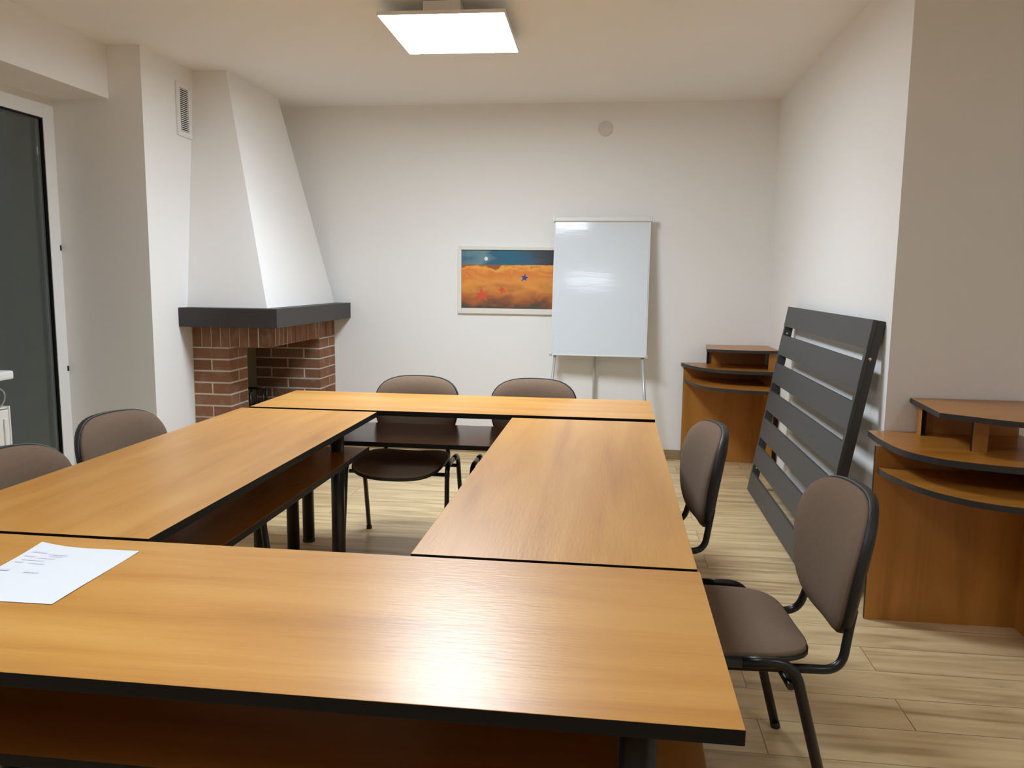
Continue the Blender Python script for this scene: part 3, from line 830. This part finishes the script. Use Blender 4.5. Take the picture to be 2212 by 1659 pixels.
obj('canvas', bm, ['field_paint', 'sky_paint', 'red_paint', 'blue_paint', 'moon_paint'], pa)

# ------------------------------------------------------------------ corner desks with curved tops
def arc_pts(p):                # smooth curve through control points (Catmull-Rom)
    out = []
    for i in range(len(p) - 1):
        a = p[max(i - 1, 0)]; b = p[i]; c = p[i + 1]; d = p[min(i + 2, len(p) - 1)]
        for k in range(8):
            t = k / 8
            out.append(tuple(0.5 * ((2 * b[q]) + (-a[q] + c[q]) * t + (2 * a[q] - 5 * b[q] + 4 * c[q] - d[q]) * t * t + (-a[q] + 3 * b[q] - 3 * c[q] + d[q]) * t ** 3) for q in (0, 1)))
    out.append(p[-1]); return out

def slab(bm, front, yb, z0, z1):
    """front: curve from back-left tip to right end, closed along the wall at yb"""
    pts = list(front)
    xr = pts[-1][0]
    poly = pts + [(xr, yb), (pts[0][0] + 0.002, yb)]
    prism(bm, poly, z0, z1, side_mi=1, top_mi=0)

def make_desk(label, ox, wall, P):
    """local x to the right from the panel's left edge, local y measured from the wall (negative towards the room)"""
    t = thing('corner_desk', label, 'desk', (ox, wall, 0), 0, 'matching corner desks')
    zt = P['zt']
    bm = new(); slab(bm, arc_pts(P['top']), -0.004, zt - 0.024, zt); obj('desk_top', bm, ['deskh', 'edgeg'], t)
    yp = P['yp']
    bm = new(); box(bm, 0.0, P['w'], yp, yp + 0.018, 0.0, zt - 0.024, mi=0, bevel=0.001)
    bm.normal_update()
    for fc in bm.faces:
        if abs(fc.normal.x) > 0.9: fc.material_index = 1
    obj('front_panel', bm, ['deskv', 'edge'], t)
    zs = P['zs']
    bm = new(); pts = arc_pts(P['shelf']); prism(bm, pts + [(pts[-1][0], yp - 0.0005), (pts[0][0] + 0.002, yp - 0.0005)], zs - 0.022, zs, side_mi=1, top_mi=0)
    obj('front_shelf', bm, ['deskh', 'edgeg'], t)
    bm = new(); box(bm, P['w'], P['w'] + 0.018, P['ys'], -0.010 if P['yp'] < -0.05 else yp + 0.018, 0.0, zt - 0.024, mi=0, bevel=0.001)
    bm.normal_update()
    for fc in bm.faces:
        if fc.normal.y < -0.9: fc.material_index = 1
    obj('side_panel', bm, ['deskv', 'edge'], t)
    zr = P['zr']
    bm = new(); slab(bm, arc_pts(P['riser'][:2])[:-1] + arc_pts(P['riser'][1:]), -0.006, zr - 0.020, zr); rs = obj('raised_shelf', bm, ['deskh', 'edgeg'], t)
    lx, ly0, ly1 = P['lsup']
    bm = new(); box(bm, lx, lx + 0.018, ly0, ly1, zt, zr - 0.020, mi=0)
    bm.normal_update()
    for fc in bm.faces:
        if fc.normal.y < -0.9: fc.material_index = 1
    obj('shelf_upright', bm, ['deskv', 'edge'], rs)
    dx0, dx1, dy = P['rsup']
    bm = new(); box(bm, dx0, dx1, dy, dy + 0.018, zt, zr - 0.020, mi=0)
    bm.normal_update()
    for fc in bm.faces:
        if fc.normal.x < -0.9: fc.material_index = 1
    obj('shelf_upright', bm, ['deskv', 'edge'], rs)
    bm = new(); box(bm, lx + 0.018, P['riser'][-1][0] - 0.02, -0.026, -0.008, zt, zr - 0.020); obj('shelf_back', bm, 'deskv', rs)
    return t
# far desk, in the corner of back and right wall
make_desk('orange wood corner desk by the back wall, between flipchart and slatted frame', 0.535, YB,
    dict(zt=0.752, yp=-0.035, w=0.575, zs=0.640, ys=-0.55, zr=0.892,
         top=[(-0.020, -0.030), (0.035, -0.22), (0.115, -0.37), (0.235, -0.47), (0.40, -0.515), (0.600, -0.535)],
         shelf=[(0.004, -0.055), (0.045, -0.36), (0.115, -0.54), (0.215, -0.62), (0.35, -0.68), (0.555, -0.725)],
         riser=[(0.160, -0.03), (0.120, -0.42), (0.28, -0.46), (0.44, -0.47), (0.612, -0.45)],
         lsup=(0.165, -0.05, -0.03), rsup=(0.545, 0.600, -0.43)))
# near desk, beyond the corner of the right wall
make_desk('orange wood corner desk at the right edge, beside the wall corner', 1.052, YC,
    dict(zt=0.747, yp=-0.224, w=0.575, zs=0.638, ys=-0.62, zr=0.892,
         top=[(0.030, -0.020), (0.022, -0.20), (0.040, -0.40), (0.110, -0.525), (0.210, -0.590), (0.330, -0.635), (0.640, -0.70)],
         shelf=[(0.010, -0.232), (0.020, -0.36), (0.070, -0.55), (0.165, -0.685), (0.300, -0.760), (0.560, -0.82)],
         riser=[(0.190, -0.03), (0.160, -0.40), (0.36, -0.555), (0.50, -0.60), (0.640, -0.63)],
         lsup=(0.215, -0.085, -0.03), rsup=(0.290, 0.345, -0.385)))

# ------------------------------------------------------------------ slatted frame leaning on the right wall
BX, TX, BY0, BY1, PHT = 0.900, 1.098, 3.600, 5.315, 1.2165
sf = thing('slatted_frame', 'charcoal slatted frame leaning against the right wall between the two desks', 'slatted frame', (BX, BY0, 0))
la = math.atan2(TX - BX, 1.20)
lm = Matrix.Rotation(la, 4, 'Y')       # local z runs up the slope, local x is its depth behind the face
LN = BY1 - BY0; SLW, GAP = 0.1265, 0.0552
LIFT = Matrix.Translation((0, 0, 0.013))
lm = LIFT @ lm
for k in range(7):
    z0 = k * (SLW + GAP)
    bm = new(); box(bm, 0.0, 0.018, 0.0, LN, z0, z0 + SLW, bevel=0.0015, mtx=lm); obj('slat', bm, 'slat', sf)
for (y0, y1) in ((0.0, 0.032), (LN - 0.032, LN)):
    bm = new(); box(bm, 0.0185, 0.052, y0, y1, 0.0, PHT, bevel=0.0015, mtx=lm)
    for k in range(6):
        z0 = SLW + k * (SLW + GAP)
        box(bm, 0.002, 0.0185, y0, y1, z0 + 0.0003, z0 + GAP - 0.0003, mtx=lm)
    sm = obj('side_rail', bm, 'slatframe', sf)
    for z in (SLW + 0.03, PHT - SLW - GAP * 0.75):
        bm = new(); yy = y0 - 0.001 if y0 == 0.0 else y0 - 0.001
        bmesh.ops.create_uvsphere(bm, u_segments=14, v_segments=8, radius=0.0075)
        for v in bm.verts: v.co = lm @ Vector((v.co.x + 0.024, yy + v.co.y * 0.5, v.co.z + z))
        for fcx in bm.faces: fcx.smooth = True
        obj('screw', bm, 'steel', sm)
